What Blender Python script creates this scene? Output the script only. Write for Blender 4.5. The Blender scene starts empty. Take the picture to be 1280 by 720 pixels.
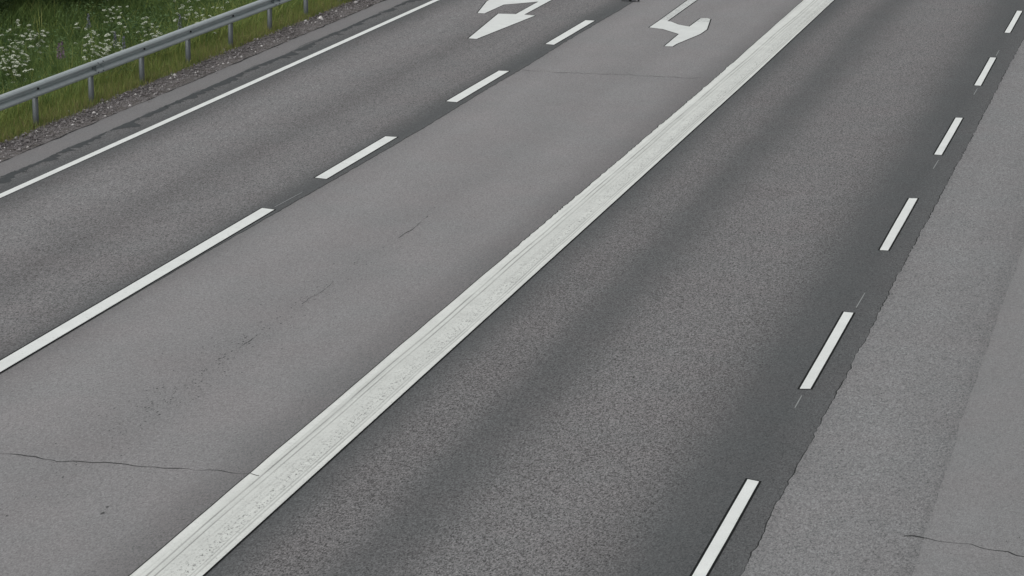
import bpy, bmesh, math, random
import numpy as np
from mathutils import Matrix, Vector
random.seed(7)
RNG = np.random.default_rng(11)
PI = math.pi
scene = bpy.context.scene
COL = scene.collection

# ------------------------------------------------------------------ camera
# metres: X across the road (0 = near edge of the wide barrier line), Y along it
cam_d = bpy.data.cameras.new('traffic_camera')
cam = bpy.data.objects.new('traffic_camera', cam_d)
COL.objects.link(cam)
cam_d.sensor_width = 36.0
cam_d.lens = 90.0
cam_d.clip_start = 0.1
cam_d.clip_end = 3000.0
cam.matrix_world = (Matrix.Translation((6.7467, 0.0, 6.7455)) @ Matrix.Rotation(math.radians(14.977), 4, 'Z')
                    @ Matrix.Rotation(math.radians(90 - 14.323), 4, 'X') @ Matrix.Rotation(math.radians(0.8046), 4, 'Z'))
scene.camera = cam

# ------------------------------------------------------------------ light: even overcast daylight
SUN_EL, SUN_AZ = math.radians(52), math.radians(200)
world = bpy.data.worlds.new('World')
scene.world = world
world.use_nodes = True
nt = world.node_tree
nt.nodes.clear()
sky = nt.nodes.new('ShaderNodeTexSky')
sky.sky_type = 'NISHITA'
sky.sun_disc = False
sky.sun_elevation = SUN_EL
sky.sun_rotation = SUN_AZ
sky.air_density = 1.0
sky.dust_density = 4.0
hsv = nt.nodes.new('ShaderNodeHueSaturation')      # a closed cloud deck: the sky's light with hardly any blue left
hsv.inputs['Saturation'].default_value = 0.07
bg = nt.nodes.new('ShaderNodeBackground')
bg.inputs['Strength'].default_value = 0.15
wo = nt.nodes.new('ShaderNodeOutputWorld')
nt.links.new(sky.outputs[0], hsv.inputs['Color'])
nt.links.new(hsv.outputs[0], bg.inputs[0])
nt.links.new(bg.outputs[0], wo.inputs[0])
sun_d = bpy.data.lights.new('sun', 'SUN')
sun_d.energy = 0.6
sun_d.angle = math.radians(30)
sun_d.color = (1.0, 0.97, 0.93)
sun = bpy.data.objects.new('sun', sun_d)
COL.objects.link(sun)
sun.rotation_euler = (PI/2 - SUN_EL, 0, PI - SUN_AZ)
vs = scene.view_settings
vs.view_transform = 'Standard'
vs.look = 'None'
vs.exposure = 0.0
vs.gamma = 1.0
scene.cycles.max_bounces = 6

# ------------------------------------------------------------------ material helpers
class NT:
    def __init__(self, name):
        self.m = bpy.data.materials.new(name)
        self.m.use_nodes = True
        self.t = self.m.node_tree
        self.t.nodes.clear()
        self.out = self.n('ShaderNodeOutputMaterial')
        self.b = self.n('ShaderNodeBsdfPrincipled')
        self.l(self.b.outputs[0], self.out.inputs['Surface'])
    def n(self, t, **kw):
        x = self.t.nodes.new(t)
        for k, v in kw.items():
            setattr(x, k, v)
        return x
    def l(self, a, b):
        self.t.links.new(a, b)
    def val(self, x, v):
        if hasattr(v, 'is_output'):
            self.l(v, x)
        else:
            x.default_value = v
    def math(self, op, a, b=0.0, c=None, clamp=False):
        x = self.n('ShaderNodeMath', operation=op)
        x.use_clamp = clamp
        self.val(x.inputs[0], a)
        self.val(x.inputs[1], b)
        if c is not None:
            self.val(x.inputs[2], c)
        return x.outputs[0]
    def pos(self):
        if not hasattr(self, '_p'):
            self._p = self.n('ShaderNodeNewGeometry').outputs['Position']
        return self._p
    def mapping(self, scale=(1, 1, 1), vec=None):
        x = self.n('ShaderNodeMapping')
        x.inputs['Scale'].default_value = scale
        self.l(vec or self.pos(), x.inputs['Vector'])
        return x.outputs[0]
    def noise(self, scale, detail=2.0, rough=0.5, vec=None):
        x = self.n('ShaderNodeTexNoise')
        x.inputs['Scale'].default_value = scale
        x.inputs['Detail'].default_value = detail
        x.inputs['Roughness'].default_value = rough
        self.l(vec or self.pos(), x.inputs['Vector'])
        return x.outputs[0]
    def voronoi(self, scale, vec=None, out='Distance', feature='F1'):
        x = self.n('ShaderNodeTexVoronoi')
        x.feature = feature
        x.inputs['Scale'].default_value = scale
        self.l(vec or self.pos(), x.inputs['Vector'])
        return x.outputs[out]
    def ramp(self, fac, stops, interp='LINEAR'):
        x = self.n('ShaderNodeValToRGB')
        r = x.color_ramp
        r.interpolation = interp
        while len(r.elements) > 1:
            r.elements.remove(r.elements[-1])
        for i, (p, c) in enumerate(stops):
            e = r.elements[0] if i == 0 else r.elements.new(p)
            e.position = p
            e.color = (c, c, c, 1) if isinstance(c, (int, float)) else (*c[:3], 1)
        self.l(fac, x.inputs[0])
        return x.outputs[0]
    def mix(self, fac, a, b, mode='MIX'):
        x = self.n('ShaderNodeMix', data_type='RGBA', blend_type=mode)
        self.val(x.inputs[0], fac)
        for i, v in ((6, a), (7, b)):
            if hasattr(v, 'is_output'):
                self.l(v, x.inputs[i])
            else:
                x.inputs[i].default_value = (*v[:3], 1)
        return x.outputs[2]
    def bump(self, h, strength=0.3, dist=0.01):
        x = self.n('ShaderNodeBump')
        x.inputs['Strength'].default_value = strength
        x.inputs['Distance'].default_value = dist
        self.l(h, x.inputs['Height'])
        self.l(x.outputs[0], self.b.inputs['Normal'])
    def col(self, c):
        self.val(self.b.inputs['Base Color'], c if hasattr(c, 'is_output') else (*c[:3], 1))
    def rough(self, r):
        self.val(self.b.inputs['Roughness'], r)
    def spec(self, s):
        self.b.inputs['Specular IOR Level'].default_value = s

def lin(s):
    s /= 255.0
    return s/12.92 if s <= 0.04045 else ((s + 0.055)/1.055)**2.4

EXPO = 1.0   # display value of a unit-albedo level surface, used only to choose albedos

def tone3(v):
    # bitumen-rich surface is cooler, worn stone slightly warmer
    t = min(max((v-80)/16.0, 0), 1)
    g = lin(v)/EXPO
    return (g*(0.945 + 0.064*t), g*(1.0 - 0.003*t), g*(1.018 - 0.018*t))

def asphalt(name, stops, grain=0.35, fine=95.0, coarse=42.0, blotch=0.08, wob=0.14, tint=(1.0, 1.0, 1.0)):
    """wear bands across the lane (stops: X in metres -> grey seen in an sRGB picture), aggregate, blotches"""
    k = NT(name)
    sx = k.n('ShaderNodeSeparateXYZ')
    k.l(k.pos(), sx.inputs[0])
    x = sx.outputs[0]
    w1 = k.noise(0.5, 3, 0.6, k.mapping((1.0, 0.35, 1)))
    xx = k.math('ADD', x, k.math('MULTIPLY', k.math('SUBTRACT', w1, 0.5), wob*2))
    lo, hi = stops[0][0], stops[-1][0]
    f = k.math('DIVIDE', k.math('SUBTRACT', xx, lo), hi - lo)
    band = k.ramp(f, [((s[0]-lo)/(hi-lo), tone3(s[1])) for s in stops], 'LINEAR')
    calm = k.ramp(f, [((s[0]-lo)/(hi-lo), min(max(0.45 + (s[1]-82)/14.0*0.55, 0.45), 1.0)) for s in stops])
    # aggregate: stones of two sizes, each with its own tone
    gv = k.mapping((1.0, 0.45, 1.0))
    n1 = k.noise(fine, 2, 0.6, gv)
    n2 = k.noise(coarse, 3, 0.65, gv)
    v = k.voronoi(fine*0.85, gv, out='Color')
    vs_ = k.n('ShaderNodeSeparateColor')
    k.l(v, vs_.inputs[0])
    g = k.math('ADD', k.math('MULTIPLY', k.math('SUBTRACT', n1, 0.5), 4.2), k.math('MULTIPLY', k.math('SUBTRACT', n2, 0.5), 2.2))
    g = k.math('ADD', g, k.math('MULTIPLY', k.math('SUBTRACT', vs_.outputs[0], 0.5), 0.9))
    # dark gaps where the mortar between stones is deep
    dk = k.ramp(k.noise(fine*0.8, 2, 0.6, k.mapping((1.0, 0.45, 1.0))), [(0.30, 1.0), (0.46, 0.0)])
    g = k.math('SUBTRACT', g, k.math('MULTIPLY', dk, 0.75))
    g = k.math('ADD', g, 0.18)
    big = k.noise(1.3, 4, 0.6, k.mapping((1.0, 0.5, 1)))
    g2 = k.math('MULTIPLY_ADD', k.math('SUBTRACT', big, 0.5), blotch*4, 1.0)
    fac = k.math('MULTIPLY', g2, k.math('MAXIMUM', k.math('MULTIPLY_ADD', k.math('MULTIPLY', g, calm), grain, 1.0), 0.25))
    c = k.mix(1.0, band, k.mix(0.0, (1, 1, 1), (1, 1, 1)), 'MULTIPLY')
    vm = k.n('ShaderNodeVectorMath', operation='SCALE')
    k.l(c, vm.inputs[0])
    k.l(fac, vm.inputs['Scale'])
    hue = k.noise(0.9, 3, 0.6)
    t = k.mix(k.ramp(hue, [(0.35, 0.0), (0.65, 1.0)]), (tint[0]*0.99, tint[1]*1.0, tint[2]*1.005), (tint[0]*1.012, tint[1]*0.995, tint[2]*1.0))
    k.col(k.mix(1.0, vm.outputs[0], t, 'MULTIPLY'))
    k.rough(0.92)
    k.spec(0.25)
    k.bump(k.math('ADD', n1, k.math('MULTIPLY', n2, 1.2)), 0.35, 0.006)
    return k.m

def plain(name, c, rough=0.8, metallic=0.0, spec=0.3, var=0.15, scale=12.0):
    k = NT(name)
    n = k.noise(scale, 3, 0.6)
    k.col(k.mix(n, tuple(x*(1-var) for x in c), tuple(x*(1+var) for x in c)))
    k.rough(rough)
    k.b.inputs['Metallic'].default_value = metallic
    k.spec(spec)
    return k.m

def foliage_mat(name, dark, light, attr=True, transl=0.25, rough=0.6):
    k = NT(name)
    if attr:
        a = k.n('ShaderNodeAttribute', attribute_name='tone').outputs['Fac']
        f = k.math('MULTIPLY_ADD', k.math('SUBTRACT', k.noise(0.7, 3, 0.6), 0.5), 0.9, a, clamp=True)
    else:
        f = k.noise(9.0, 3, 0.6)
    c = k.mix(f, dark, light)
    k.col(c)
    k.rough(rough)
    k.spec(0.25)
    tr = k.n('ShaderNodeBsdfTranslucent')
    k.l(c, tr.inputs[0])
    mx = k.n('ShaderNodeMixShader')
    mx.inputs[0].default_value = transl
    k.l(k.b.outputs[0], mx.inputs[1])
    k.l(tr.outputs[0], mx.inputs[2])
    k.l(mx.outputs[0], k.out.inputs['Surface'])
    return k.m

def paint(name, grey, streaks=0.0, specks=0.12, tint=(0.965, 1.0, 0.975), worn_from=None):
    k = NT(name)
    base = lin(grey)/EXPO
    n = k.noise(70, 2, 0.6)
    w = k.noise(3.0, 4, 0.6)
    f = k.math('MULTIPLY_ADD', k.math('SUBTRACT', n, 0.5), 0.28, 1.0)
    f = k.math('MULTIPLY', f, k.math('MULTIPLY_ADD', k.math('SUBTRACT', w, 0.5), 0.28, 1.0))
    # chips where the stone shows through
    chips = k.math('MULTIPLY', k.ramp(k.noise(38, 2, 0.7), [(0.62, 0.0), (0.70, 1.0)]), k.ramp(k.noise(2.2, 3, 0.6), [(0.40, 0.0), (0.68, 1.0)]))
    f = k.math('MULTIPLY', f, k.math('MULTIPLY_ADD', chips, -specks*4, 1.0))
    if worn_from:                       # the stem of the arrow has lost much of its paint
        sy = k.n('ShaderNodeSeparateXYZ')
        k.l(k.pos(), sy.inputs[0])
        far = k.math('GREATER_THAN', sy.outputs[1], worn_from)
        rub = k.ramp(k.noise(22, 3, 0.7), [(0.42, 0.0), (0.60, 1.0)])
        f = k.math('MULTIPLY', f, k.math('MULTIPLY_ADD', k.math('MULTIPLY', far, rub), -0.42, 1.0))
    if streaks:
        s = k.noise(1.0, 3, 0.55, k.mapping((26.0, 0.12, 1)))
        f = k.math('MULTIPLY', f, k.ramp(s, [(0.30, 1.0 - streaks), (0.42, 1.0 - streaks*0.25), (0.60, 1.03)]))
        sx = k.n('ShaderNodeSeparateXYZ')
        k.l(k.pos(), sx.inputs[0])
        xw = k.math('ADD', sx.outputs[0], k.math('MULTIPLY', k.math('SUBTRACT', k.noise(0.35, 2, 0.5, k.mapping((0.01, 1, 1))), 0.5), 0.05))
        gap = k.noise(1.6, 3, 0.6, k.mapping((3.0, 0.5, 1)))
        band = k.ramp(k.math('MULTIPLY_ADD', xw, 1/0.54, 0.53/0.54), [
            (0.0, 1.06), (0.19, 1.05), (0.222, 0.99), (0.245, 0.30), (0.268, 0.97), (0.30, 0.99), (0.33, 0.98), (0.352, 0.38), (0.372, 0.95),
            (0.62, 0.97), (0.79, 0.95), (0.805, 0.48), (0.825, 1.02), (0.85, 1.0), (0.867, 0.52), (0.885, 1.05), (1.0, 1.08)])
        f = k.math('MULTIPLY', f, k.math('SUBTRACT', 1.0, k.math('MULTIPLY', k.math('SUBTRACT', 1.0, band), k.ramp(gap, [(0.3, 0.35), (0.6, 1.0)]))))
        cr = k.math('MULTIPLY', k.ramp(k.noise(62, 2, 0.7, k.mapping((1.0, 0.5, 1.0))), [(0.56, 0.0), (0.64, 1.0)]),
                    k.ramp(k.math('MULTIPLY_ADD', xw, 1/0.54, 0.53/0.54), [(0.35, 0.1), (0.55, 0.45), (0.72, 1.0), (0.80, 0.3), (0.95, 0.05)]))
        f = k.math('MULTIPLY', f, k.math('MULTIPLY_ADD', cr, -0.75, 1.0))
    vm = k.n('ShaderNodeVectorMath', operation='SCALE')
    vm.inputs[0].default_value = tuple(base*t for t in tint)
    k.l(f, vm.inputs['Scale'])
    k.col(vm.outputs[0])
    k.rough(0.75)
    k.spec(0.3)
    k.bump(n, 0.3, 0.003)
    return k.m

M = {}
M['old_asphalt_strip'] = asphalt('old_asphalt_strip', [(-8.3, 104), (-8.1, 110), (-7.9, 112), (-7.6, 110)], grain=0.22, blotch=0.05)
M['left_asphalt'] = asphalt('left_asphalt', [(-7.75, 88), (-7.55, 92), (-7.35, 84), (-7.15, 84), (-6.95, 93), (-6.6, 109), (-6.2, 113), (-5.75, 107), (-5.3, 97), (-4.95, 104),
                                              (-4.6, 108), (-4.2, 101), (-4.0, 88), (-3.8, 80), (-3.6, 82)], grain=0.64, blotch=0.05)
M['turn_asphalt'] = asphalt('turn_asphalt', [(-3.75, 108), (-3.55, 120), (-3.1, 126), (-2.4, 122), (-2.0, 120), (-1.5, 124), (-1.0, 121), (-0.75, 112), (-0.5, 104), (0.0, 100)], grain=0.27, blotch=0.05)
M['right_asphalt'] = asphalt('right_asphalt', [(-0.3, 80), (0.0, 80), (0.12, 85), (0.4, 97), (0.7, 97), (1.0, 87), (1.2, 88), (1.6, 101), (2.1, 104), (2.5, 101), (2.8, 93), (3.1, 83), (3.4, 79), (3.85, 85)], grain=0.76, blotch=0.05)
M['pale_asphalt'] = asphalt('pale_asphalt', [(3.7, 108), (3.9, 117), (4.3, 119), (4.7, 115), (4.86, 114), (4.93, 109), (5.06, 111)], grain=0.42, blotch=0.05, tint=(0.978, 0.998, 1.0))
M['outer_asphalt'] = asphalt('outer_asphalt', [(4.9, 119), (5.2, 121), (6.0, 119), (9.0, 119)], grain=0.24, blotch=0.04, tint=(0.984, 1.0, 1.0))
M['white'] = paint('white_road_paint', 214)
M['white_wide'] = paint('white_wide_paint', 203, streaks=0.20, tint=(0.97, 1.0, 0.955))
M['white_arrow'] = paint('white_arrow_paint', 210, specks=0.06)
M['white_arrow_worn'] = paint('worn_arrow_paint', 206, specks=0.10, worn_from=45.35)
M['edge_halo'] = plain('dark_edge_halo', (0.012, 0.013, 0.013), 0.95, spec=0.1)  # rim around markings: a camera sharpening halo put into colour, with some edge dirt
M['crack'] = plain('crack_dark', (0.03, 0.031, 0.031), 0.95, spec=0.1)
M['pit'] = plain('pit_dark', (0.075, 0.076, 0.076), 0.95, spec=0.1)
M['smear'] = plain('bitumen_smear', (0.056, 0.061, 0.063), 0.9, spec=0.15, var=0.4, scale=25)
M['chalk'] = plain('faint_guide_paint', (0.24, 0.25, 0.25), 0.9)
M['steel'] = None

def galvanised(name, base=(0.42, 0.47, 0.475)):
    k = NT(name)
    n = k.noise(6, 4, 0.65, k.mapping((1, 0.4, 1)))
    f = k.noise(60, 2, 0.5)
    c = k.mix(n, tuple(x*0.78 for x in base), tuple(x*1.15 for x in base))
    k.col(k.mix(k.ramp(f, [(0.55, 0.0), (0.7, 0.25)]), c, tuple(x*0.6 for x in base)))
    k.b.inputs['Metallic'].default_value = 0.45
    k.rough(k.math('MULTIPLY_ADD', n, 0.2, 0.45))
    return k.m
M['steel'] = galvanised('galvanised_steel')
M['post_steel'] = galvanised('post_steel', (0.105, 0.118, 0.122))
M['bolt'] = plain('bolt_dark', (0.06, 0.06, 0.06), 0.6, 0.5)

k = NT('verge_soil')
n = k.noise(4, 5, 0.65)
k.col(k.mix(n, (0.035, 0.033, 0.02), (0.06, 0.075, 0.025)))
k.rough(0.95)
k.spec(0.1)
k.bump(k.noise(14, 4, 0.7), 0.6, 0.05)
M['soil'] = k.m
k = NT('gravel_bed')
v = k.voronoi(42, out='Color')
sc_ = k.n('ShaderNodeSeparateColor')
k.l(v, sc_.inputs[0])
c = k.ramp(sc_.outputs[0], [(0.0, (0.075, 0.07, 0.07)), (0.6, (0.15, 0.14, 0.14)), (1.0, (0.25, 0.24, 0.24))])
k.col(k.mix(k.ramp(k.noise(5, 4, 0.7), [(0.35, 0.75), (0.6, 0.0)]), c, (0.075, 0.066, 0.058)))
k.rough(0.95)
k.spec(0.15)
k.bump(k.voronoi(42), 0.8, 0.02)
M['gravel_bed'] = k.m
k = NT('gravel_stone')
a = k.n('ShaderNodeAttribute', attribute_name='tone').outputs['Fac']
k.col(k.ramp(a, [(0.0, (0.09, 0.083, 0.082)), (0.55, (0.19, 0.176, 0.176)), (0.88, (0.29, 0.28, 0.28)), (1.0, (0.55, 0.53, 0.52))]))
k.rough(0.9)
k.spec(0.2)
M['stone'] = k.m

# ------------------------------------------------------------------ object helpers
def link(name, me, mats, parent=None):
    o = bpy.data.objects.new(name, me)
    COL.objects.link(o)
    for m in (mats if isinstance(mats, (list, tuple)) else [mats]):
        if m.name not in [x.name for x in me.materials if x]:
            me.materials.append(m)
    if parent:
        o.parent = parent
    return o

def mesh(name, V, F, mi=None, smooth=False):
    me = bpy.data.meshes.new(name)
    me.from_pydata([tuple(v) for v in V], [], F)
    if mi is not None:
        me.polygons.foreach_set('material_index', mi)
    if smooth:
        me.polygons.foreach_set('use_smooth', [True]*len(F))
    me.update()
    return me

def tag(o, label=None, cat=None, group=None, kind=None):
    if label: o['label'] = label
    if cat: o['category'] = cat
    if group: o['group'] = group
    if kind: o['kind'] = kind
    return o

def empty(name, loc, rz=0.0):
    o = bpy.data.objects.new(name, None)
    o.empty_display_size = 0.2
    COL.objects.link(o)
    o.location = loc
    o.rotation_euler = (0, 0, rz)
    return o

def copy_tree(o, parent=None):
    c = o.copy()
    COL.objects.link(c)
    c.parent = parent
    for ch in o.children:
        copy_tree(ch, c)
    return c

def wav(y, seed, amp, per):
    """smooth + ragged random offset along the road"""
    r = np.random.default_rng(seed)
    out = np.zeros_like(y)
    for p, a in per:
        n = int(500/p) + 4
        t = r.normal(size=n)
        out += a*np.interp(y, np.arange(n)*p - 110, t)
    return amp*out

YS = np.concatenate([np.arange(-100, 10, 2.0), np.arange(10, 60, 0.04), np.arange(60, 250.1, 2.0)])

def sheet(name, xl, xr, z, mat, parent, skirt=0.03):
    """a paved strip along the road with its own ragged edges and side faces"""
    n = len(YS)
    xl = xl + 0*YS
    xr = xr + 0*YS
    V = np.zeros((n, 4, 3))
    V[:, 0] = np.stack([xl, YS, 0*YS + z - skirt], 1)
    V[:, 1] = np.stack([xl, YS, 0*YS + z], 1)
    V[:, 2] = np.stack([xr, YS, 0*YS + z], 1)
    V[:, 3] = np.stack([xr, YS, 0*YS + z - skirt], 1)
    F = []
    for i in range(n-1):
        a, b = 4*i, 4*i+4
        F += [(a, a+1, b+1, b), (a+1, a+2, b+2, b+1), (a+2, a+3, b+3, b+2)]
    return link(name, mesh(name, V.reshape(-1, 3), F), mat, parent)

# ------------------------------------------------------------------ ground
def ground_z(x):
    xs = [-700, -60, -30, -20, -16.5, -14.5, -13, -11.5, -10.2, -9.2, -8.7, -8.1, 9.2, 10.2, 12.5, 15, 20, 60, 700]
    zs = [4, 1.5, 0.9, 0.55, 0.2, -0.25, -0.5, -0.5, -0.32, -0.12, -0.05, -0.035, -0.035, -0.1, -0.7, -0.6, 0.2, 0.6, 3]
    return np.interp(x, xs, zs)
gx = np.concatenate([[-700, -400, -200, -100, -60, -40, -30], np.arange(-25, -8.0, 0.4), [-7, -3, 0, 4, 8, 9.2, 10.2, 11.3, 12.5, 15, 20, 60, 200, 700]])
gy = np.concatenate([[-300, -100, -40, 0], np.arange(10, 80, 1.0), [100, 150, 250, 500, 900, 1500]])
GX, GY = np.meshgrid(gx, gy, indexing='ij')
GZ = ground_z(GX) + np.where((GX < -9) & (GX > -60), 0.05*np.sin(GX*1.7 + GY*0.9) + 0.04*np.sin(GY*1.9 - GX), 0)
V = np.stack([GX, GY, GZ], -1).reshape(-1, 3)
ny = len(gy)
F = [(i*ny+j, (i+1)*ny+j, (i+1)*ny+j+1, i*ny+j+1) for i in range(len(gx)-1) for j in range(ny-1)]
tag(link('ground', mesh('ground', V, F, smooth=True), M['soil']), kind='structure')

# ------------------------------------------------------------------ road surfaces
road = empty('road', (0, 0, 0))
tag(road, kind='structure')
jl = np.interp(YS, [22, 26.5, 29.4, 33], [-3.768, -3.745, -3.69, -3.65]) + wav(YS, 3, 0.008, [(0.12, 0.8), (1.5, 1.0)])*np.interp(YS, [24, 32], [0.35, 1.0])              # joint left lane / turn lane
jr = 3.79 + 0.035*np.clip((YS-18)/22, -1, 1.2) + wav(YS, 4, 0.008, [(0.08, 0.9), (0.3, 0.6), (2.5, 0.6)])   # ragged joint right lane / pale asphalt
js = -7.71 + wav(YS, 5, 0.016, [(0.12, 0.8), (0.5, 1.3)])
j3 = 4.99 + wav(YS, 6, 0.012, [(0.5, 0.6), (4.0, 2.0)])
so = -8.13 + wav(YS, 8, 0.010, [(0.2, 0.7), (2.0, 0.6)])
S = tag(sheet('asphalt_surface', so, js + 0.05, 0.0, M['old_asphalt_strip'], road), 'pale narrow strip of older asphalt along the gravel')
S = tag(sheet('asphalt_surface', js, jl, 0.008, M['left_asphalt'], road), 'dark speckled asphalt of the far left lane')
S = tag(sheet('asphalt_surface', jl - 0.05, -0.262, 0.002, M['turn_asphalt'], road), 'smooth pale grey asphalt of the turning lane')
S = tag(sheet('asphalt_surface', -0.262, jr + 0.08, -0.003, M['right_asphalt'], road), 'dark coarse asphalt of the right lane')
S = tag(sheet('asphalt_surface', jr, j3 + 0.05, 0.006, M['pale_asphalt'], road), 'pale coarse asphalt right of the ragged joint')
S = tag(sheet('asphalt_surface', j3, 9.2, 0.011, M['outer_asphalt'], road), 'pale smooth asphalt at the right edge')

def ribbon(pts, widths, z):
    """thin flat ribbon through points"""
    P = np.array(pts, float)
    d = np.gradient(P, axis=0)
    nrm = np.stack([-d[:, 1], d[:, 0]], 1)
    nrm /= np.linalg.norm(nrm, axis=1)[:, None] + 1e-9
    w = np.array(widths)[:, None]/2
    A, B = P + nrm*w, P - nrm*w
    V = [(*a, z) for a in A] + [(*b, z) for b in B]
    n = len(P)
    return V, [(i, i+1, n+i+1, n+i) for i in range(n-1)]

def joint(name, x, w, z, seed):
    sel = (YS >= 10) & (YS <= 60)
    y = YS[sel]
    r = np.random.default_rng(seed)
    W = w*np.clip(0.75 + 0.5*np.interp(y, np.arange(10, 61, 0.25), r.normal(size=204)), 0.15, 2.0)
    V, F = ribbon(np.stack([x[sel], y], 1), W, z)
    return link(name, mesh(name, V, F), M['crack'], road)
joint('paving_joint', jr - 0.004, 0.016, 0.0012, 21)
joint('paving_joint', so + 0.0, 0.02, 0.0045, 23)

# ------------------------------------------------------------------ markings (parts of the road): raised paint with a dark rim, part edge dirt, part painted-in sharpening halo
def marking(name, poly, z, mat, label=None, rim=0.021, h=0.003, jag=None):
    """poly: counter-clockwise outline in metres"""
    P = np.array(poly, float)
    n = len(P)
    area = 0.5*np.sum(P[:, 0]*np.roll(P[:, 1], -1) - np.roll(P[:, 0], -1)*P[:, 1])
    if area < 0:
        P = P[::-1]
    a = P - np.roll(P, 1, 0)
    b = np.roll(P, -1, 0) - P
    a /= np.linalg.norm(a, axis=1)[:, None]
    b /= np.linalg.norm(b, axis=1)[:, None]
    na, nb = np.stack([a[:, 1], -a[:, 0]], 1), np.stack([b[:, 1], -b[:, 0]], 1)
    m = na + nb
    m /= np.maximum(np.sum(m*na, 1), 0.35)[:, None] * 1.0
    R = P + m*rim
    V = [(*p, z + h) for p in P] + [(*p, z + 0.0015) for p in P] + [(*p, z + 0.0015) for p in R]
    F = [tuple(range(n))]
    mi = [0]
    for i in range(n):
        j = (i+1) % n
        F.append((n+i, n+j, j, i)); mi.append(0)
        F.append((2*n+i, 2*n+j, n+j, n+i)); mi.append(1)
    me = mesh(name, V, F)
    o = link(name, me, [mat, M['edge_halo']], road)
    me.polygons.foreach_set('material_index', mi)
    if label: o['label'] = label
    return o

def rect(x0, x1, y0, y1, seed=0):
    r = random.Random(seed)
    j = lambda a: r.uniform(-a, a)
    return [(x0+j(.004), y0+j(.02)), (x1+j(.004), y0+j(.02)), (x1+j(.004), (y0+y1)/2), (x1+j(.004), y1+j(.02)), (x0+j(.004), y1+j(.02)), (x0+j(.004), (y0+y1)/2)]

ZL, ZT, ZR = 0.008, 0.002, -0.003
marking('edge_line', [(-7.268, -60), (-7.16, -60), (-7.16, 150), (-7.268, 150)], ZL, M['white'], 'thin solid white line along the left edge of the road', rim=0.012)
marking('lane_line', [(-3.955, -30), (-3.79, -30), (-3.785, 28.265), (-3.955, 28.30)], ZL, M['white'], 'long solid white line before the dashes begin')
for i in range(9):
    y0 = 30.17 + 5.83*i
    marking('lane_dash', rect(-3.945 + 0.011*i, -3.78 + 0.011*i, y0, y0 + 2.93, i), ZL, M['white'])
for i in range(-4, 12):
    y0 = 16.88 + 5.82*i if i > 0 else 17.02 + 5.82*i
    marking('lane_dash', rect(3.448, 3.545, y0 + 0.03, y0 + 2.93, 40+i), ZR, M['white'])
# the wide barrier line: far edge ragged where the newer coat ends
ys = np.concatenate([[-60.0], np.arange(10, 55, 0.06), [150.0]])
rag = -0.513 + np.where((ys > 27) & (ys < 41), -np.abs(wav(ys, 31, 0.010, [(0.12, 1.0), (0.4, 0.25)])), wav(ys, 32, 0.003, [(0.5, 1.0)]))
rag -= 0.02*np.clip((ys - 36)/8, 0, 1) + 0.08*np.clip((ys-40)/10, 0, 1)
near = -0.004*np.ones_like(ys) - 0.045*np.clip((ys-40)/10, 0, 1)
marking('barrier_line', list(zip(near, ys)) + list(zip(rag[::-1], ys[::-1])), ZT, M['white_wide'], 'wide worn solid white line between the opposing directions', rim=0.013, h=0.004)
# arrows face the oncoming drivers
arrow_l = [(-5.322, 41.987), (-5.173, 41.985), (-4.933, 45.004), (-5.150, 45.06), (-5.160, 47.18), (-5.160, 49.4), (-5.31, 49.4), (-5.315, 47.60),
           (-5.70, 47.62), (-5.88, 47.75), (-6.03, 48.55), (-6.22, 48.45), (-6.30, 47.9), (-6.29, 46.9), (-6.264, 46.5), (-6.008, 44.958), (-5.874, 44.965), (-5.846, 46.187), (-5.335, 46.82), (-5.311, 45.067), (-5.628, 45.003)]
marking('turn_arrow', arrow_l, ZL, M['white_arrow'], 'white arrow pointing straight on and sideways, left lane')
arrow_r = [(-2.713, 48.114), (-2.713, 50.6), (-2.56, 50.6), (-2.548, 48.177), (-2.514, 45.218), (-2.437, 45.194), (-2.227, 44.867), (-2.003, 44.704), (-2.012, 45.797), (-1.899, 45.84), (-1.828, 45.781),
           (-1.642, 44.483), (-1.648, 43.903), (-1.817, 42.633), (-1.822, 42.362), (-1.959, 42.34), (-2.003, 43.772), (-2.396, 44.254), (-2.658, 44.359), (-2.666, 45.362)]
marking('turn_arrow', arrow_r, ZT, M['white_arrow_worn'], 'white turning arrow in the pale middle lane')

# faint guide scratches of the marking crew
for (x0, y0, x1, y1, z) in [(-3.83, 28.4, -3.80, 29.3, ZL), (3.545, 25.85, 3.55, 26.5, ZR), (3.535, 33.4, 3.54, 34.0, ZR), (3.52, 39.3, 3.52, 39.9, ZR), (3.525, 43.3, 3.525, 43.9, ZR), (3.50, 22.1, 3.50, 22.5, ZR)]:
    V, F = ribbon([(x0, y0), ((x0+x1)/2, (y0+y1)/2), (x1, y1)], [0.010, 0.012, 0.008], z + 0.003)
    link('guide_mark', mesh('guide_mark', V, F), M['chalk'], road)

# cracks
def crack(pts, w, z, label, seed, rough=0.012, base=0.75):
    P = np.array(pts, float)
    s = np.concatenate([[0], np.cumsum(np.linalg.norm(np.diff(P, axis=0), axis=1))])
    t = np.linspace(0, s[-1], int(s[-1]/0.03) + 3)
    r = np.random.default_rng(seed)
    Q = np.stack([np.interp(t, s, P[:, 0]), np.interp(t, s, P[:, 1])], 1)
    Q += np.stack([np.interp(t, np.arange(0, s[-1]+.2, .09), r.normal(size=len(np.arange(0, s[-1]+.2, .09)))) for _ in range(2)], 1)*[rough*0.4, rough*2.0]
    W = w*np.clip(base + (0.45 if base > 0.6 else 0.8)*np.interp(t, np.arange(0, s[-1]+.3, .14), r.normal(size=len(np.arange(0, s[-1]+.3, .14)))), 0.2 if base > 0.6 else 0.0, 1.8)
    V, F = ribbon(Q, W, z)
    return tag(link('crack', mesh('crack', V, F), M['crack'], road), label)
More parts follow.
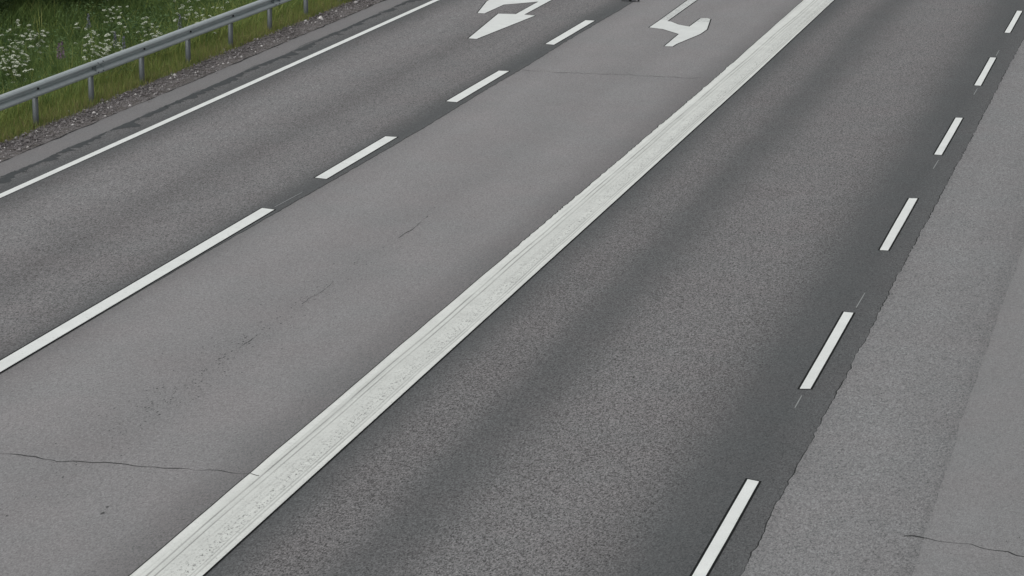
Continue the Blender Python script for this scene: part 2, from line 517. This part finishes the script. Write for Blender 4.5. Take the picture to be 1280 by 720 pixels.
crack([(-3.64, 18.70), (-2.698, 18.709), (-2.498, 18.75), (-2.374, 18.721), (-2.169, 18.673), (-1.781, 18.774), (-1.28, 18.777), (-0.878, 18.838), (-0.53, 18.84)], 0.017, ZT + 0.0015, 'long dark crack across the turning lane', 1, 0.009)
crack([(-0.525, 18.84), (-0.42, 18.825)], 0.013, ZT + 0.0055, None, 12, 0.006)
crack([(-3.64, 39.20), (-3.576, 39.14), (-2.976, 39.111), (-2.218, 39.222), (-1.073, 39.313), (-0.698, 39.368)], 0.020, ZT + 0.0015, 'thin dark crack across the turning lane near the arrow', 2, 0.012)
crack([(4.847, 18.93), (5.045, 18.915), (5.295, 18.871), (5.543, 18.818), (5.789, 18.748), (6.4, 18.7)], 0.013, 0.0125, 'short dark crack in the pale right-hand asphalt', 3, 0.012)
crack([(-2.0, 22.05), (-1.986, 22.451), (-1.974, 22.637), (-1.954, 23.4)], 0.009, ZT + 0.0015, None, 4, 0.012, 0.35)
crack([(-1.963, 26.6), (-1.933, 27.42), (-1.905, 27.949), (-1.945, 28.6)], 0.008, ZT + 0.0015, None, 5, 0.015, 0.3)
crack([(-1.98, 24.2), (-1.95, 24.7), (-1.96, 25.2)], 0.007, ZT + 0.0015, None, 6, 0.015, 0.3)

# small pits where stones have come out of the turning lane and right-hand asphalt
def pits(spots, z, name='surface_pit'):
    V, F = [], []
    r = random.Random(5)
    for (x, y, s) in spots:
        b = len(V)
        n = 6
        for i in range(n):
            a = 2*PI*i/n + r.uniform(-.3, .3)
            q = s*r.uniform(0.5, 1.1)
            V.append((x + q*math.cos(a)*0.8, y + q*math.sin(a)*1.9, z))
        F.append(tuple(range(b, b+n)))
    o = link(name, mesh(name, V, F), M['pit'], road)
    o['kind'] = 'stuff'
    return o
r = random.Random(3)
sp = []
for i in range(330):
    y = r.choice([r.uniform(16.5, 34), r.gauss(25.2, 1.3), r.gauss(21.0, 1.0)])
    x = r.gauss(-1.97, 0.10)
    sp.append((x, y, r.choice([.004, .005, .006, .007, .009, .013])))
for i in range(140):
    y = r.choice([r.uniform(16.5, 30), r.gauss(21.5, 1.4)])
    sp.append((r.gauss(-2.05, 0.24), y, r.choice([.005, .006, .008, .011])))
for i in range(120):
    sp.append((r.uniform(-3.3, -0.8), r.uniform(16, 40), r.choice([.004, .005, .006, .009])))
sp += [(-1.268, 17.59, .027), (-1.294, 17.74, .018), (-2.2, 20.9, .016), (-2.02, 22.0, .016)]
pits(sp, ZT + 0.0018)
sp = [(r.uniform(4.0, 4.9), r.uniform(17, 40), r.choice([.004, .006, .008])) for i in range(30)]
sp += [(r.uniform(5.1, 6.0), r.uniform(17, 40), r.choice([.005, .007, .010])) for i in range(40)]
pits(sp, 0.0125)
# smears of fresh bitumen where the shoulder seam is breaking up
V, F = [], []
y, q_ = 28.5, 0
while y < 50:
    q_ += 1
    zs_ = 0.0095 + 0.0006*(q_ % 4)
    L_ = r.uniform(0.25, 1.1)
    w_ = r.uniform(0.06, 0.22)
    x0 = -7.70 + r.uniform(-.01, .03)
    m_ = 9
    b = len(V)
    for i in range(m_):
        t = i/(m_-1)
        V.append((x0 + r.uniform(-.012, .012), y + L_*t, zs_))
    for i in range(m_):
        t = i/(m_-1)
        V.append((x0 + w_*(math.sin(PI*t)**0.6)*r.uniform(0.35, 1.3) + 0.09*(0.5-t)*r.uniform(0, 1) + 0.006, y + L_*t, zs_))
    F += [(b+i, b+m_+i, b+m_+i+1, b+i+1) for i in range(m_-1)]
    y += L_*r.uniform(0.5, 1.1)
tag(link('bitumen_smear', mesh('bitumen_smear', V, F), M['smear'], road), kind='stuff')

# ------------------------------------------------------------------ gravel shoulder
gi = -8.09 + wav(YS, 8, 0.010, [(0.2, 0.7), (2.0, 0.6)])
n = len(YS)
so_out = -8.95 + 0*YS
cols = [so_out, -8.72 + 0*YS, -8.4 + 0*YS, gi]
zc = [-0.045, -0.02, -0.012, -0.008]
V = np.concatenate([np.stack([c + 0*YS, YS, z + 0.006*np.sin(YS*3.1 + i)], 1) for i, (c, z) in enumerate(zip(cols, zc))])
F = [(i*n + j, (i+1)*n + j, (i+1)*n + j + 1, i*n + j + 1) for i in range(3) for j in range(n-1)]
tag(link('gravel_shoulder', mesh('gravel_shoulder', V, F), M['gravel_bed']), kind='structure')

def set_tone(me, vals):
    a = me.attributes.new('tone', 'FLOAT', 'FACE')
    a.data.foreach_set('value', np.asarray(vals, np.float32))

# loose stones: octahedra squashed and turned
N = 7500
cx = np.clip(RNG.normal(-8.50, 0.16, N), -8.95, -8.06)
cy = RNG.uniform(27, 53, N)
size = RNG.gamma(3.0, 0.0034, N) + 0.0035
tone = np.clip(RNG.beta(2, 3, N), 0, 1)
big = RNG.random(N) < 0.035
size[big] *= 1.25
tone[big] = RNG.uniform(0.9, 1.0, big.sum())
oct_v = np.array([(1, 0, 0), (0, 1, 0), (-1, 0, 0), (0, -1, 0), (0.1, 0.1, 0.75), (0, 0, -0.6)])
oct_f = np.array([(0, 1, 4), (1, 2, 4), (2, 3, 4), (3, 0, 4), (1, 0, 5), (2, 1, 5), (3, 2, 5), (0, 3, 5)])
ang = RNG.uniform(0, 2*PI, N)
jv = oct_v[None]*RNG.uniform(0.7, 1.3, (N, 6, 3))*size[:, None, None]
c, s = np.cos(ang)[:, None], np.sin(ang)[:, None]
X = c*jv[:, :, 0] - s*jv[:, :, 1] + cx[:, None]
Y = s*jv[:, :, 0] + c*jv[:, :, 1] + cy[:, None]
Z = jv[:, :, 2] + size[:, None]*0.35 - 0.012 - np.clip(-8.7 - cx, 0, 1)[:, None]*0.1
V = np.stack([X, Y, Z], -1).reshape(-1, 3)
F = (oct_f[None] + 6*np.arange(N)[:, None, None]).reshape(-1, 3)

def fast_mesh(name, V, F):
    me = bpy.data.meshes.new(name)
    V = np.asarray(V, np.float32)
    F = np.asarray(F, np.int32)
    nf, kf = F.shape
    me.vertices.add(len(V))
    me.vertices.foreach_set('co', V.ravel())
    me.loops.add(nf*kf)
    me.loops.foreach_set('vertex_index', F.ravel())
    me.polygons.add(nf)
    me.polygons.foreach_set('loop_start', np.arange(nf, dtype=np.int32)*kf)
    me.update(calc_edges=True)
    me.validate()
    return me
me = fast_mesh('gravel', V, F)
set_tone(me, np.repeat(tone, 8))
tag(link('gravel', me, M['stone']), 'loose grey and whitish gravel stones along the asphalt edge', 'gravel', kind='stuff')

# ------------------------------------------------------------------ grass
M['grass'] = None
k = NT('grass_blades')
a = k.n('ShaderNodeAttribute', attribute_name='tone').outputs['Fac']
c = k.ramp(a, [(0.0, (0.052, 0.098, 0.032)), (0.45, (0.135, 0.200, 0.056)), (0.72, (0.265, 0.300, 0.085)), (0.86, (0.215, 0.185, 0.090)), (1.0, (0.30, 0.27, 0.14))])
k.col(c)
k.rough(0.6)
k.spec(0.2)
tr = k.n('ShaderNodeBsdfTranslucent')
k.l(c, tr.inputs[0])
mx = k.n('ShaderNodeMixShader')
mx.inputs[0].default_value = 0.3
k.l(k.b.outputs[0], mx.inputs[1]); k.l(tr.outputs[0], mx.inputs[2]); k.l(mx.outputs[0], k.out.inputs['Surface'])
M['grass'] = k.m

def smooth_noise(x, y, seed, scale):
    r = np.random.default_rng(seed)
    g = r.random((90, 160))
    fx = (x + 30)/scale % 88
    fy = (y + 10)/scale % 158
    i, j = fx.astype(int), fy.astype(int)
    u, v = fx - i, fy - j
    u, v = u*u*(3-2*u), v*v*(3-2*v)
    return (g[i, j]*(1-u)*(1-v) + g[i+1, j]*u*(1-v) + g[i, j+1]*(1-u)*v + g[i+1, j+1]*u*v)

def blades(name, x, y, h, w, lean, tone, mat, label, kind='stuff'):
    n = len(x)
    z = ground_z(x) - 0.02
    a = RNG.uniform(0, 2*PI, n)
    d = RNG.uniform(0, 2*PI, n)
    px, py = np.cos(a)*w/2, np.sin(a)*w/2
    lx, ly = np.cos(d)*lean*h, np.sin(d)*lean*h
    P = np.zeros((n, 5, 3))
    P[:, 0] = np.stack([x-px, y-py, z], 1)
    P[:, 1] = np.stack([x+px, y+py, z], 1)
    P[:, 2] = np.stack([x+px*.8+lx*.35, y+py*.8+ly*.35, z+h*.6], 1)
    P[:, 3] = np.stack([x-px*.8+lx*.35, y-py*.8+ly*.35, z+h*.6], 1)
    P[:, 4] = np.stack([x+lx, y+ly, z+h], 1)
    t = np.array([(0, 1, 2), (0, 2, 3), (3, 2, 4)])
    F = (t[None] + 5*np.arange(n)[:, None, None]).reshape(-1, 3)
    me = fast_mesh(name, P.reshape(-1, 3), F)
    set_tone(me, np.repeat(np.clip(tone, 0, 1), 3))
    return tag(link(name, me, mat), label, 'grass', kind=kind)

# verge grass: edge strip by the gravel (thin, browner), the dense bank behind the rail
n1 = 62000
x = -8.72 - RNG.gamma(1.6, 0.24, n1) + RNG.normal(0, 0.05, n1)
y = RNG.uniform(26, 54, n1)
edge = smooth_noise(x, y, 1, 0.35)*0.35
keep = x < -8.55 - edge*0.6
x, y = x[keep], y[keep]
dist = -8.6 - x
h = np.clip(0.10 + 0.30*dist, 0.08, 0.42)*RNG.uniform(0.55, 1.25, len(x))
dry = smooth_noise(x, y, 2, 0.7)
tone = np.where(RNG.random(len(x)) < np.clip(0.45 - 0.85*dist + 0.25*dry, 0.05, 0.5), RNG.uniform(0.74, 0.92, len(x)), RNG.normal(0.58, 0.13, len(x)))
blades('verge_grass', x, y, h, RNG.uniform(.005, .010, len(x)), RNG.uniform(.05, .45, len(x)), tone, M['grass'], 'yellowish green grass growing under the guardrail beside the gravel')
n2 = 190000
x = RNG.uniform(-18, -9.2, n2)
y = RNG.uniform(27, 56, n2)
dens = smooth_noise(x, y, 4, 1.1)
near = np.clip((x + 11.0)/1.6, 0, 1)
h = (0.30 + 0.30*dens)*RNG.uniform(0.5, 1.2, n2)
tone = RNG.normal(0.26 + 0.24*near, 0.13, n2) + 0.30*(smooth_noise(x, y, 5, 0.8)-0.5)
tone = np.minimum(tone, 0.78)
tall = RNG.random(n2) < 0.03*(0.4 + near*1.6)
tone[tall] = RNG.uniform(0.66, 0.80, tall.sum())
h[tall] *= 1.35
blades('meadow_grass', x, y, h, RNG.uniform(.007, .014, n2), RNG.uniform(.1, .7, n2), tone, M['grass'], 'deep green tall grass on the bank behind the guardrail')

# leafy undergrowth between the grass: small leaf faces at many heights
def leaf_cloud(c, size, tone, tilt=0.9):
    n = len(c)
    d = RNG.normal(size=(n, 3)); d[:, 2] *= 0.45
    d /= np.linalg.norm(d, axis=1)[:, None]
    up = RNG.normal(size=(n, 3))*tilt; up[:, 2] += 1.0
    sdir = np.cross(d, up); sdir /= np.linalg.norm(sdir, axis=1)[:, None] + 1e-9
    s = size[:, None]
    P = np.stack([c - d*s*0.6, c + sdir*s*0.36, c + d*s*0.8, c - sdir*s*0.36], 1).reshape(-1, 3)
    F = np.arange(4*n).reshape(-1, 4)
    return P, F, tone
M['leaf'] = foliage_mat('forb_leaves', (0.038, 0.078, 0.030), (0.130, 0.195, 0.066))
n3 = 120000
x = RNG.uniform(-18, -9.4, n3)
y = RNG.uniform(28, 56, n3)
ln = smooth_noise(x, y, 6, 0.9)
keep = RNG.random(n3) < np.clip(0.15 + 1.3*(ln - 0.25), 0.1, 1)*np.clip((-9.2 - x)/1.2, 0.15, 1)
x, y, ln = x[keep], y[keep], ln[keep]
hh = (0.15 + 0.65*ln)*RNG.uniform(0.3, 1.0, len(x))
P, F, t = leaf_cloud(np.stack([x, y, ground_z(x) + hh], 1), RNG.uniform(.02, .05, len(x)), np.clip(RNG.normal(0.45, 0.25, len(x)), 0, 1))
me = fast_mesh('leafy_undergrowth', P, F); set_tone(me, t)
tag(link('leafy_undergrowth', me, M['leaf']), 'dense dark green leafy weeds on the bank behind the guardrail', 'undergrowth', kind='stuff')

# ------------------------------------------------------------------ guardrail
RX = -8.775
rail = empty('guardrail', (RX, 32.37, 0))
tag(rail, 'grey galvanised steel guardrail on round posts along the grassy verge', 'guardrail')
prof = [(-0.045, 0.606), (-0.030, 0.615), (0.0, 0.613), (0.022, 0.600), (0.032, 0.578), (0.030, 0.560), (0.004, 0.542), (-0.034, 0.526), (-0.036, 0.502), (0.004, 0.486),
        (0.028, 0.466), (0.032, 0.446), (0.026, 0.426), (0.006, 0.412), (-0.022, 0.408)]
def panel_mesh(L, off):
    th = 0.004
    V, F = [], []
    back = [(px - th, pz - 0.001) for px, pz in prof]
    ring = [(px + off, pz) for px, pz in prof] + [(px + off, pz) for px, pz in back[::-1]]
    m = len(ring)
    for y in (0, L):
        V += [(px, y, pz) for px, pz in ring]
    for i in range(m):
        j = (i+1) % m
        F.append((i, j, m+j, m+i))
    F.append(tuple(range(m))); F.append(tuple(range(2*m-1, m-1, -1)))
    return mesh('rail_panel', V, F)
def tube(p0, p1, r0, r1, n=10, cap=True):
    p0, p1 = Vector(p0), Vector(p1)
    d = (p1-p0).normalized()
    a = d.orthogonal().normalized()
    b = d.cross(a)
    V = []
    for p, r_ in ((p0, r0), (p1, r1)):
        V += [tuple(p + a*r_*math.cos(2*PI*i/n) + b*r_*math.sin(2*PI*i/n)) for i in range(n)]
    F = [(i, (i+1) % n, n+(i+1) % n, n+i) for i in range(n)]
    if cap:
        F += [tuple(range(n-1, -1, -1)), tuple(range(n, 2*n))]
    return V, F
def join(parts):
    V, F = [], []
    for v, f in parts:
        b = len(V)
        V += list(v)
        F += [tuple(i+b for i in q) for q in f]
    return V, F
SP = 1.87
pa, pb = panel_mesh(4*SP + 0.28, 0.0), panel_mesh(4*SP + 0.28, 0.005)
for me in (pa, pb):
    me.polygons.foreach_set('use_smooth', [False]*len(me.polygons))
for i in range(-4, 12):
    o = link('rail_panel', pa if i % 2 else pb, M['steel'], rail)
    o.location = (0, 4*SP*i + 1.98 - 0.14, 0)
# C-shaped posts: a folded channel with rounded corners
def channel(zb, zt):
    pts = []
    R_ = 0.046
    for i in range(15):
        a = math.radians(35 + 290*i/14)
        pts.append((R_*math.cos(a)*0.85 - 0.075, R_*math.sin(a)))
    pts2 = [((px+0.075)*0.88 - 0.075, py*0.88) for px, py in pts]
    ring = pts + pts2[::-1]
    m = len(ring)
    V = [(px, py, z) for z in (zb, zt) for px, py in ring]
    F = [(i, (i+1) % m, m+(i+1) % m, m+i) for i in range(m)]
    F += [(m+i, m+i+1, m+2*15-2-i, m+2*15-1-i) for i in range(14)]
    return V, F
def full_post():
    V, F = tube((-0.075, 0, -0.5), (-0.075, 0, 0.585), 0.042, 0.042, 14)
    return mesh('post', V, F, smooth=True)
post_me = full_post()
bv, bf = tube((-0.03, 0, 0.513), (-0.008, 0, 0.513), 0.016, 0.013, 8)
bolt_me = mesh('bolt', bv, bf)
for i in range(-10, 30):
    p = link('post', post_me, M['post_steel'], rail)
    p.location = (0.0, SP*i, 0)
    p.rotation_euler = (random.uniform(-.012, .012), random.uniform(-.012, .012), random.uniform(0, 6))
    p.rotation_euler.z = 0
    link('bolt', bolt_me, M['bolt'], p)
for i in range(-4, 12):                                   # splice bolts
    for q in (-0.09, 0.09):
        for zz in (0.582, 0.447):
            V, F = tube((0.030, 0, 0), (0.046, 0, 0), 0.013, 0.011, 8)
            if i == -4 and q < 0 and zz > .5:
                sb_me = mesh('bolt', V, F)
            o = link('bolt', sb_me, M['post_steel'], rail)
            o.location = (0, 4*SP*i + 1.98 + q, zz)

# ------------------------------------------------------------------ cow parsley, lupins, bushes
M['stem'] = foliage_mat('green_stem', (0.05, 0.085, 0.025), (0.09, 0.13, 0.04), attr=False)
M['umbel'] = plain('white_umbel', (0.43, 0.46, 0.37), 0.8, var=0.3, scale=30)
M['fern_leaf'] = foliage_mat('parsley_leaf', (0.035, 0.075, 0.02), (0.085, 0.14, 0.038), attr=False)
M['lupin'] = plain('purple_lupin', (0.20, 0.12, 0.20), 0.8, var=0.4, scale=40)
M['lupin_pale'] = plain('greyish_lupin', (0.16, 0.16, 0.21), 0.8, var=0.4, scale=40)

def umbel_mesh(seed, R):
    r = random.Random(seed)
    parts = []
    for i in range(13):
        a = r.uniform(0, 2*PI); q = R*math.sqrt(r.random())
        cx, cy, cz = q*math.cos(a), q*math.sin(a), -0.35*q*q/R + r.uniform(-.004, .004)
        s = R*r.uniform(0.18, 0.32)
        V = [(cx + s*math.cos(2*PI*k/5+a), cy + s*math.sin(2*PI*k/5+a), cz - .003) for k in range(5)] + [(cx, cy, cz + s*0.45)]
        parts.append((V, [(k, (k+1) % 5, 5) for k in range(5)]))
        if i % 2 == 0:
            parts.append(([(0.0015, 0, -R*1.1), (-0.0015, 0, -R*1.1), (cx, cy, cz - .004)], [(0, 1, 2)]))
    return mesh('umbel', *join(parts))
def parsley(seed):
    r = random.Random(seed)
    root = empty('cow_parsley', (0, 0, 0))
    H = r.uniform(0.62, 0.95)
    parts, tips = [], []
    top = Vector((r.uniform(-.05, .05), r.uniform(-.05, .05), H*0.62))
    parts.append(tube((0, 0, -0.05), top, 0.005, 0.0035, 5, False))
    for i in range(r.randint(5, 8)):
        a = 2*PI*i/6 + r.uniform(-.5, .5)
        st = top*r.uniform(0.45, 1.0)
        e = st + Vector((math.cos(a)*r.uniform(.05, .20), math.sin(a)*r.uniform(.05, .20), r.uniform(.22, .42)*H))
        parts.append(tube(st, e, 0.003, 0.002, 4, False))
        tips.append(e)
    link('stem', mesh('stem', *join(parts), smooth=True), M['stem'], root)
    V, F = [], []
    for i in range(90):                      # ferny leaves low on the plant
        a = r.uniform(0, 2*PI); q = r.uniform(.02, .24); z = r.uniform(.08, .62)*H*(1-q)
        s = r.uniform(.012, .032)
        d = Vector((math.cos(a), math.sin(a), r.uniform(-.3, .5))); w = d.cross(Vector((r.uniform(-.5, .5), r.uniform(-.5, .5), 1))).normalized()
        c_ = Vector((q*math.cos(a), q*math.sin(a), z))
        b = len(V)
        V += [tuple(c_), tuple(c_ + d*s + w*s*.35), tuple(c_ + d*s*2), tuple(c_ + d*s - w*s*.35)]
        F.append((b, b+1, b+2, b+3))
    tag(link('leaf_cluster', mesh('leaf_cluster', V, F), M['fern_leaf'], root), kind='stuff')
    for e in tips:
        u = link('umbel', UMB[r.randrange(5)], M['umbel'], root)
        u.location = e
        u.rotation_euler = (r.uniform(-.45, .45), r.uniform(-.45, .45), r.uniform(0, 6))
    return root
UMB = [umbel_mesh(i, R_) for i, R_ in enumerate((0.026, 0.030, 0.022, 0.034, 0.028))]
PROTO = [parsley(100 + i) for i in range(7)]
used = set()
def gz(x):
    return float(ground_z(np.array([x]))[0])
def plant_parsley(x, y, label, group, k):
    i = k % 7
    o = PROTO[i] if i not in used else copy_tree(PROTO[i])
    used.add(i)
    o.location = (x, y, gz(x))
    o.rotation_euler = (0, 0, random.uniform(0, 6.28))
    s = random.uniform(0.85, 1.12)
    o.scale = (s, s, s)
    tag(o, label, 'wildflower', group)
    return o
CAM = np.array([6.7467, 0.0, 6.7455])
Rm = np.array(cam.matrix_world.to_3x3())
def at(px, py, z):
    """point on the bank whose height above the local ground is z, seen at a pixel of the 1280 x 720 photo"""
    d = Rm @ np.array([(px-640)/3200.0, -(py-360)/3200.0, -1.0])
    t = 20.0
    for _ in range(60):
        p = CAM + d*t
        want = gz(p[0]) + z
        t += (p[2]-want)/(-d[2])*0.5
    p = CAM + d*t
    return p[0], p[1]
# clusters: (px, py of flower heads, spread px, how many)
clusters = [((12, 56), 12, 8, 10, 'cow parsley plants in the dense far left clump', 'cow parsley, far left clump'),
            ((36, 38), 16, 6, 7, 'cow parsley plants strung out below the dark bushes', 'cow parsley below the dark bushes'),
            ((118, 50), 17, 7, 10, 'cow parsley plants grouped above the middle of the rail', 'cow parsley above mid rail'),
            ((160, 45), 12, 8, 5, 'cow parsley plants beside the greyish lupins', 'cow parsley beside greyish lupins'),
            ((208, 30), 12, 6, 4, 'cow parsley plants in the bright clump just over rail', 'cow parsley clump just over the rail'),
            ((8, 108), 6, 5, 2, 'two cow parsley plants close behind the rail', 'cow parsley close behind the rail'),
            ((245, 12), 18, 5, 5, 'cow parsley plants behind the rail near the top of the bank', 'cow parsley near top of bank'),
            ((125, 6), 26, 4, 3, 'cow parsley plants standing against the dark bushes', 'cow parsley against dark bushes'),
            ((303, 2), 10, 4, 3, 'cow parsley plants at the upper end of the rail', 'cow parsley at upper end of rail'),
            ((24, 72), 9, 4, 3, 'cow parsley plants just below the far left clump', 'cow parsley below the left clump')]
ORD = ['leftmost', 'second', 'third', 'fourth', 'fifth', 'sixth', 'seventh', 'eighth', 'ninth', 'tenth']
Ri = np.linalg.inv(Rm)
def px_of(x, y, z):
    q = Ri @ (np.array([x, y, z]) - CAM)
    return 640 + 3200*q[0]/-q[2]
kk = 0
for (c, sx_, sy_, num, lab, grp) in clusters:
    spots = []
    for _ in range(num):
        x, y = at(random.gauss(c[0], sx_*0.65), random.gauss(c[1], sy_*0.7), 0.75)
        x = min(x, -9.35)
        spots.append((px_of(x, y, gz(x) + 0.7), x, y))
    for i, (_, x, y) in enumerate(sorted(spots)):
        first = 'leftmost' if i == 0 else 'rightmost' if i == num-1 else ORD[i] + ' from left'
        plant_parsley(x, y, first + ' ' + lab, grp, kk)
        kk += 1

def lupin(px, py, mat, label, seed):
    r = random.Random(seed)
    x, y = at(px, py, 0.62)
    x = min(x, -9.3)
    root = empty('lupin', (x, y, gz(x)))
    tag(root, label, 'wildflower')
    link('stem', mesh('stem', *tube((0, 0, -.05), (0.02, 0.01, 0.75), 0.006, 0.004, 6, False), smooth=True), M['stem'], root)
    V, F = [], []
    for i in range(130):
        t = r.random(); a = r.uniform(0, 2*PI); q = 0.042*(1 - 0.75*t)*r.uniform(.5, 1.1)
        c_ = Vector((0.02 + q*math.cos(a), 0.01 + q*math.sin(a), 0.50 + 0.26*t)); s = r.uniform(.008, .014)
        b = len(V)
        for _ in range(4):
            V.append(tuple(c_ + Vector((r.uniform(-s, s), r.uniform(-s, s), r.uniform(-s, s)))))
        F += [(b, b+1, b+2), (b, b+2, b+3), (b+1, b+3, b+2)]
    link('flower_spike', mesh('flower_spike', V, F), mat, root)
    for i in range(6):                     # palmate leaves
        a0 = r.uniform(0, 2*PI); c_ = Vector((.13*math.cos(a0), .13*math.sin(a0), r.uniform(.2, .45)))
        V, F = [], []
        for j in range(8):
            a = 2*PI*j/8; d = Vector((math.cos(a), math.sin(a), .15)); w = Vector((-math.sin(a), math.cos(a), 0))
            b = len(V)
            V += [tuple(c_), tuple(c_ + d*.035 + w*.009), tuple(c_ + d*.06), tuple(c_ + d*.035 - w*.009)]
            F.append((b, b+1, b+2, b+3))
        v, f = tube((0, 0, c_.z*0.6), c_, .002, .0015, 4, False)
        b = len(V)
        V += v; F += [tuple(q+b for q in g) for g in f]
        link('leaf', mesh('leaf', V, F), M['fern_leaf'], root)
lupin(72, 65, M['lupin'], 'single reddish purple lupin standing alone in the grass behind the rail', 1)
lupin(76, 63, M['lupin'], 'smaller purple lupin spike right beside the lone purple one', 6)
lupin(142, 50, M['lupin_pale'], 'greyish blue lupin among the white flowers above the rail', 2)
lupin(153, 56, M['lupin_pale'], 'greyish blue lupin lower down beside the first grey one', 3)
lupin(223, 29, M['lupin_pale'], 'greyish lupin close over the rail right of the bright white clump', 4)
lupin(109, 27, M['lupin_pale'], 'dull grey lupin standing below the dark bushes', 5)

M['bark'] = plain('bush_bark', (0.07, 0.055, 0.04), 0.9)
M['bush_leaf'] = foliage_mat('bush_leaves', (0.018, 0.038, 0.014), (0.065, 0.105, 0.034))
def bush(x, y, h, rad, label, seed, n=9000):
    global RNG
    r = random.Random(seed)
    root = empty('bush', (x, y, gz(x)))
    tag(root, label, 'bush')
    parts = []
    blobs = []
    for i in range(9):
        a = 2*PI*i/9 + r.uniform(-.3, .3)
        p = Vector((r.uniform(-.15, .15), r.uniform(-.15, .15), -0.1))
        tip = Vector((math.cos(a)*rad*r.uniform(.35, .8), math.sin(a)*rad*r.uniform(.35, .8), h*r.uniform(.45, .95)))
        mid = (p+tip)/2 + Vector((0, 0, h*.12))
        parts.append(tube(p, mid, .03, .018, 6, False)); parts.append(tube(mid, tip, .018, .006, 6, False))
        blobs.append((tip, rad*r.uniform(.32, .5))); blobs.append((mid*1.0, rad*r.uniform(.35, .5)))
        blobs.append((Vector((tip.x*1.1, tip.y*1.1, h*r.uniform(.1, .35))), rad*r.uniform(.28, .45)))
    link('stem', mesh('stem', *join(parts), smooth=True), M['bark'], root)
    per = n//len(blobs)
    C, T = [], []
    for c_, br in blobs:
        d = RNG.normal(size=(per, 3)); d /= np.linalg.norm(d, axis=1)[:, None]
        q = br*RNG.random((per, 1))**0.45
        p = np.array(c_) + d*q*np.array([1, 1, .85])
        C.append(p); T.append(np.clip(RNG.normal(r.uniform(.3, .65), .18, per), 0, 1))
    C = np.concatenate(C); T = np.concatenate(T)
    m = C[:, 2] > 0.03
    P, F, t = leaf_cloud(C[m], RNG.uniform(.03, .065, m.sum()), T[m])
    me = fast_mesh('crown', P, F); set_tone(me, t)
    link('crown', me, M['bush_leaf'], root)
for (bx, by, bh, br, lab, sd, nl) in [(-14.9, 42.4, 2.6, 1.15, 'dark leafy bush filling the top left corner of the bank', 1, 14000),
                                      (-14.1, 44.4, 2.4, 1.05, 'dark green bush second from the left at the top of the bank', 2, 13000),
                                      (-13.5, 46.6, 2.2, 0.95, 'dark green bush furthest right of the row at the top of the bank', 3, 12000)]:
    bush(bx, by, bh, br, lab, sd, nl)

# ------------------------------------------------------------------ black scrap at the top edge
def scrap():
    r = random.Random(9)
    V, F = [], []
    n, m = 15, 5
    for i in range(n):                       # an arched piece of torn tread with a dip in the middle
        t = i/(n-1)
        x = (t-0.5)*0.33
        z = 0.012 + 0.055*abs(math.sin(2*PI*t))**0.7 + r.uniform(-.004, .004)
        for j in range(m):
            q = j/(m-1) - 0.5
            w = 0.13*(1 - 0.35*abs(2*t-1)**2) + r.uniform(-.012, .012)
            V.append((x + r.uniform(-.005, .005), q*w, z + 0.02*(1-4*q*q) + (0.006 if (i+j) % 2 else 0)))
    k0 = len(V)
    V += [(x, y, max(0.001, z-0.014)) for x, y, z in V]
    for i in range(n-1):
        for j in range(m-1):
            a = i*m+j
            F.append((a, a+m, a+m+1, a+1)); F.append((k0+a+1, k0+a+m+1, k0+a+m, k0+a))
    edge = [j for j in range(m)] + [i*m+m-1 for i in range(1, n)] + [(n-1)*m+j for j in range(m-2, -1, -1)] + [i*m for i in range(n-2, 0, -1)]
    for a, b in zip(edge, edge[1:] + edge[:1]):
        F.append((a, b, k0+b, k0+a))
    return mesh('rubber_scrap', V, F)
M['rubber'] = plain('black_rubber', (0.008, 0.009, 0.009), 0.9, spec=0.15)
o = link('rubber_scrap', scrap(), M['rubber'])
o.location = (-3.70, 47.50, ZL + 0.001)
tag(o, 'small black scrap lying by the lane joint at the top edge', 'debris')
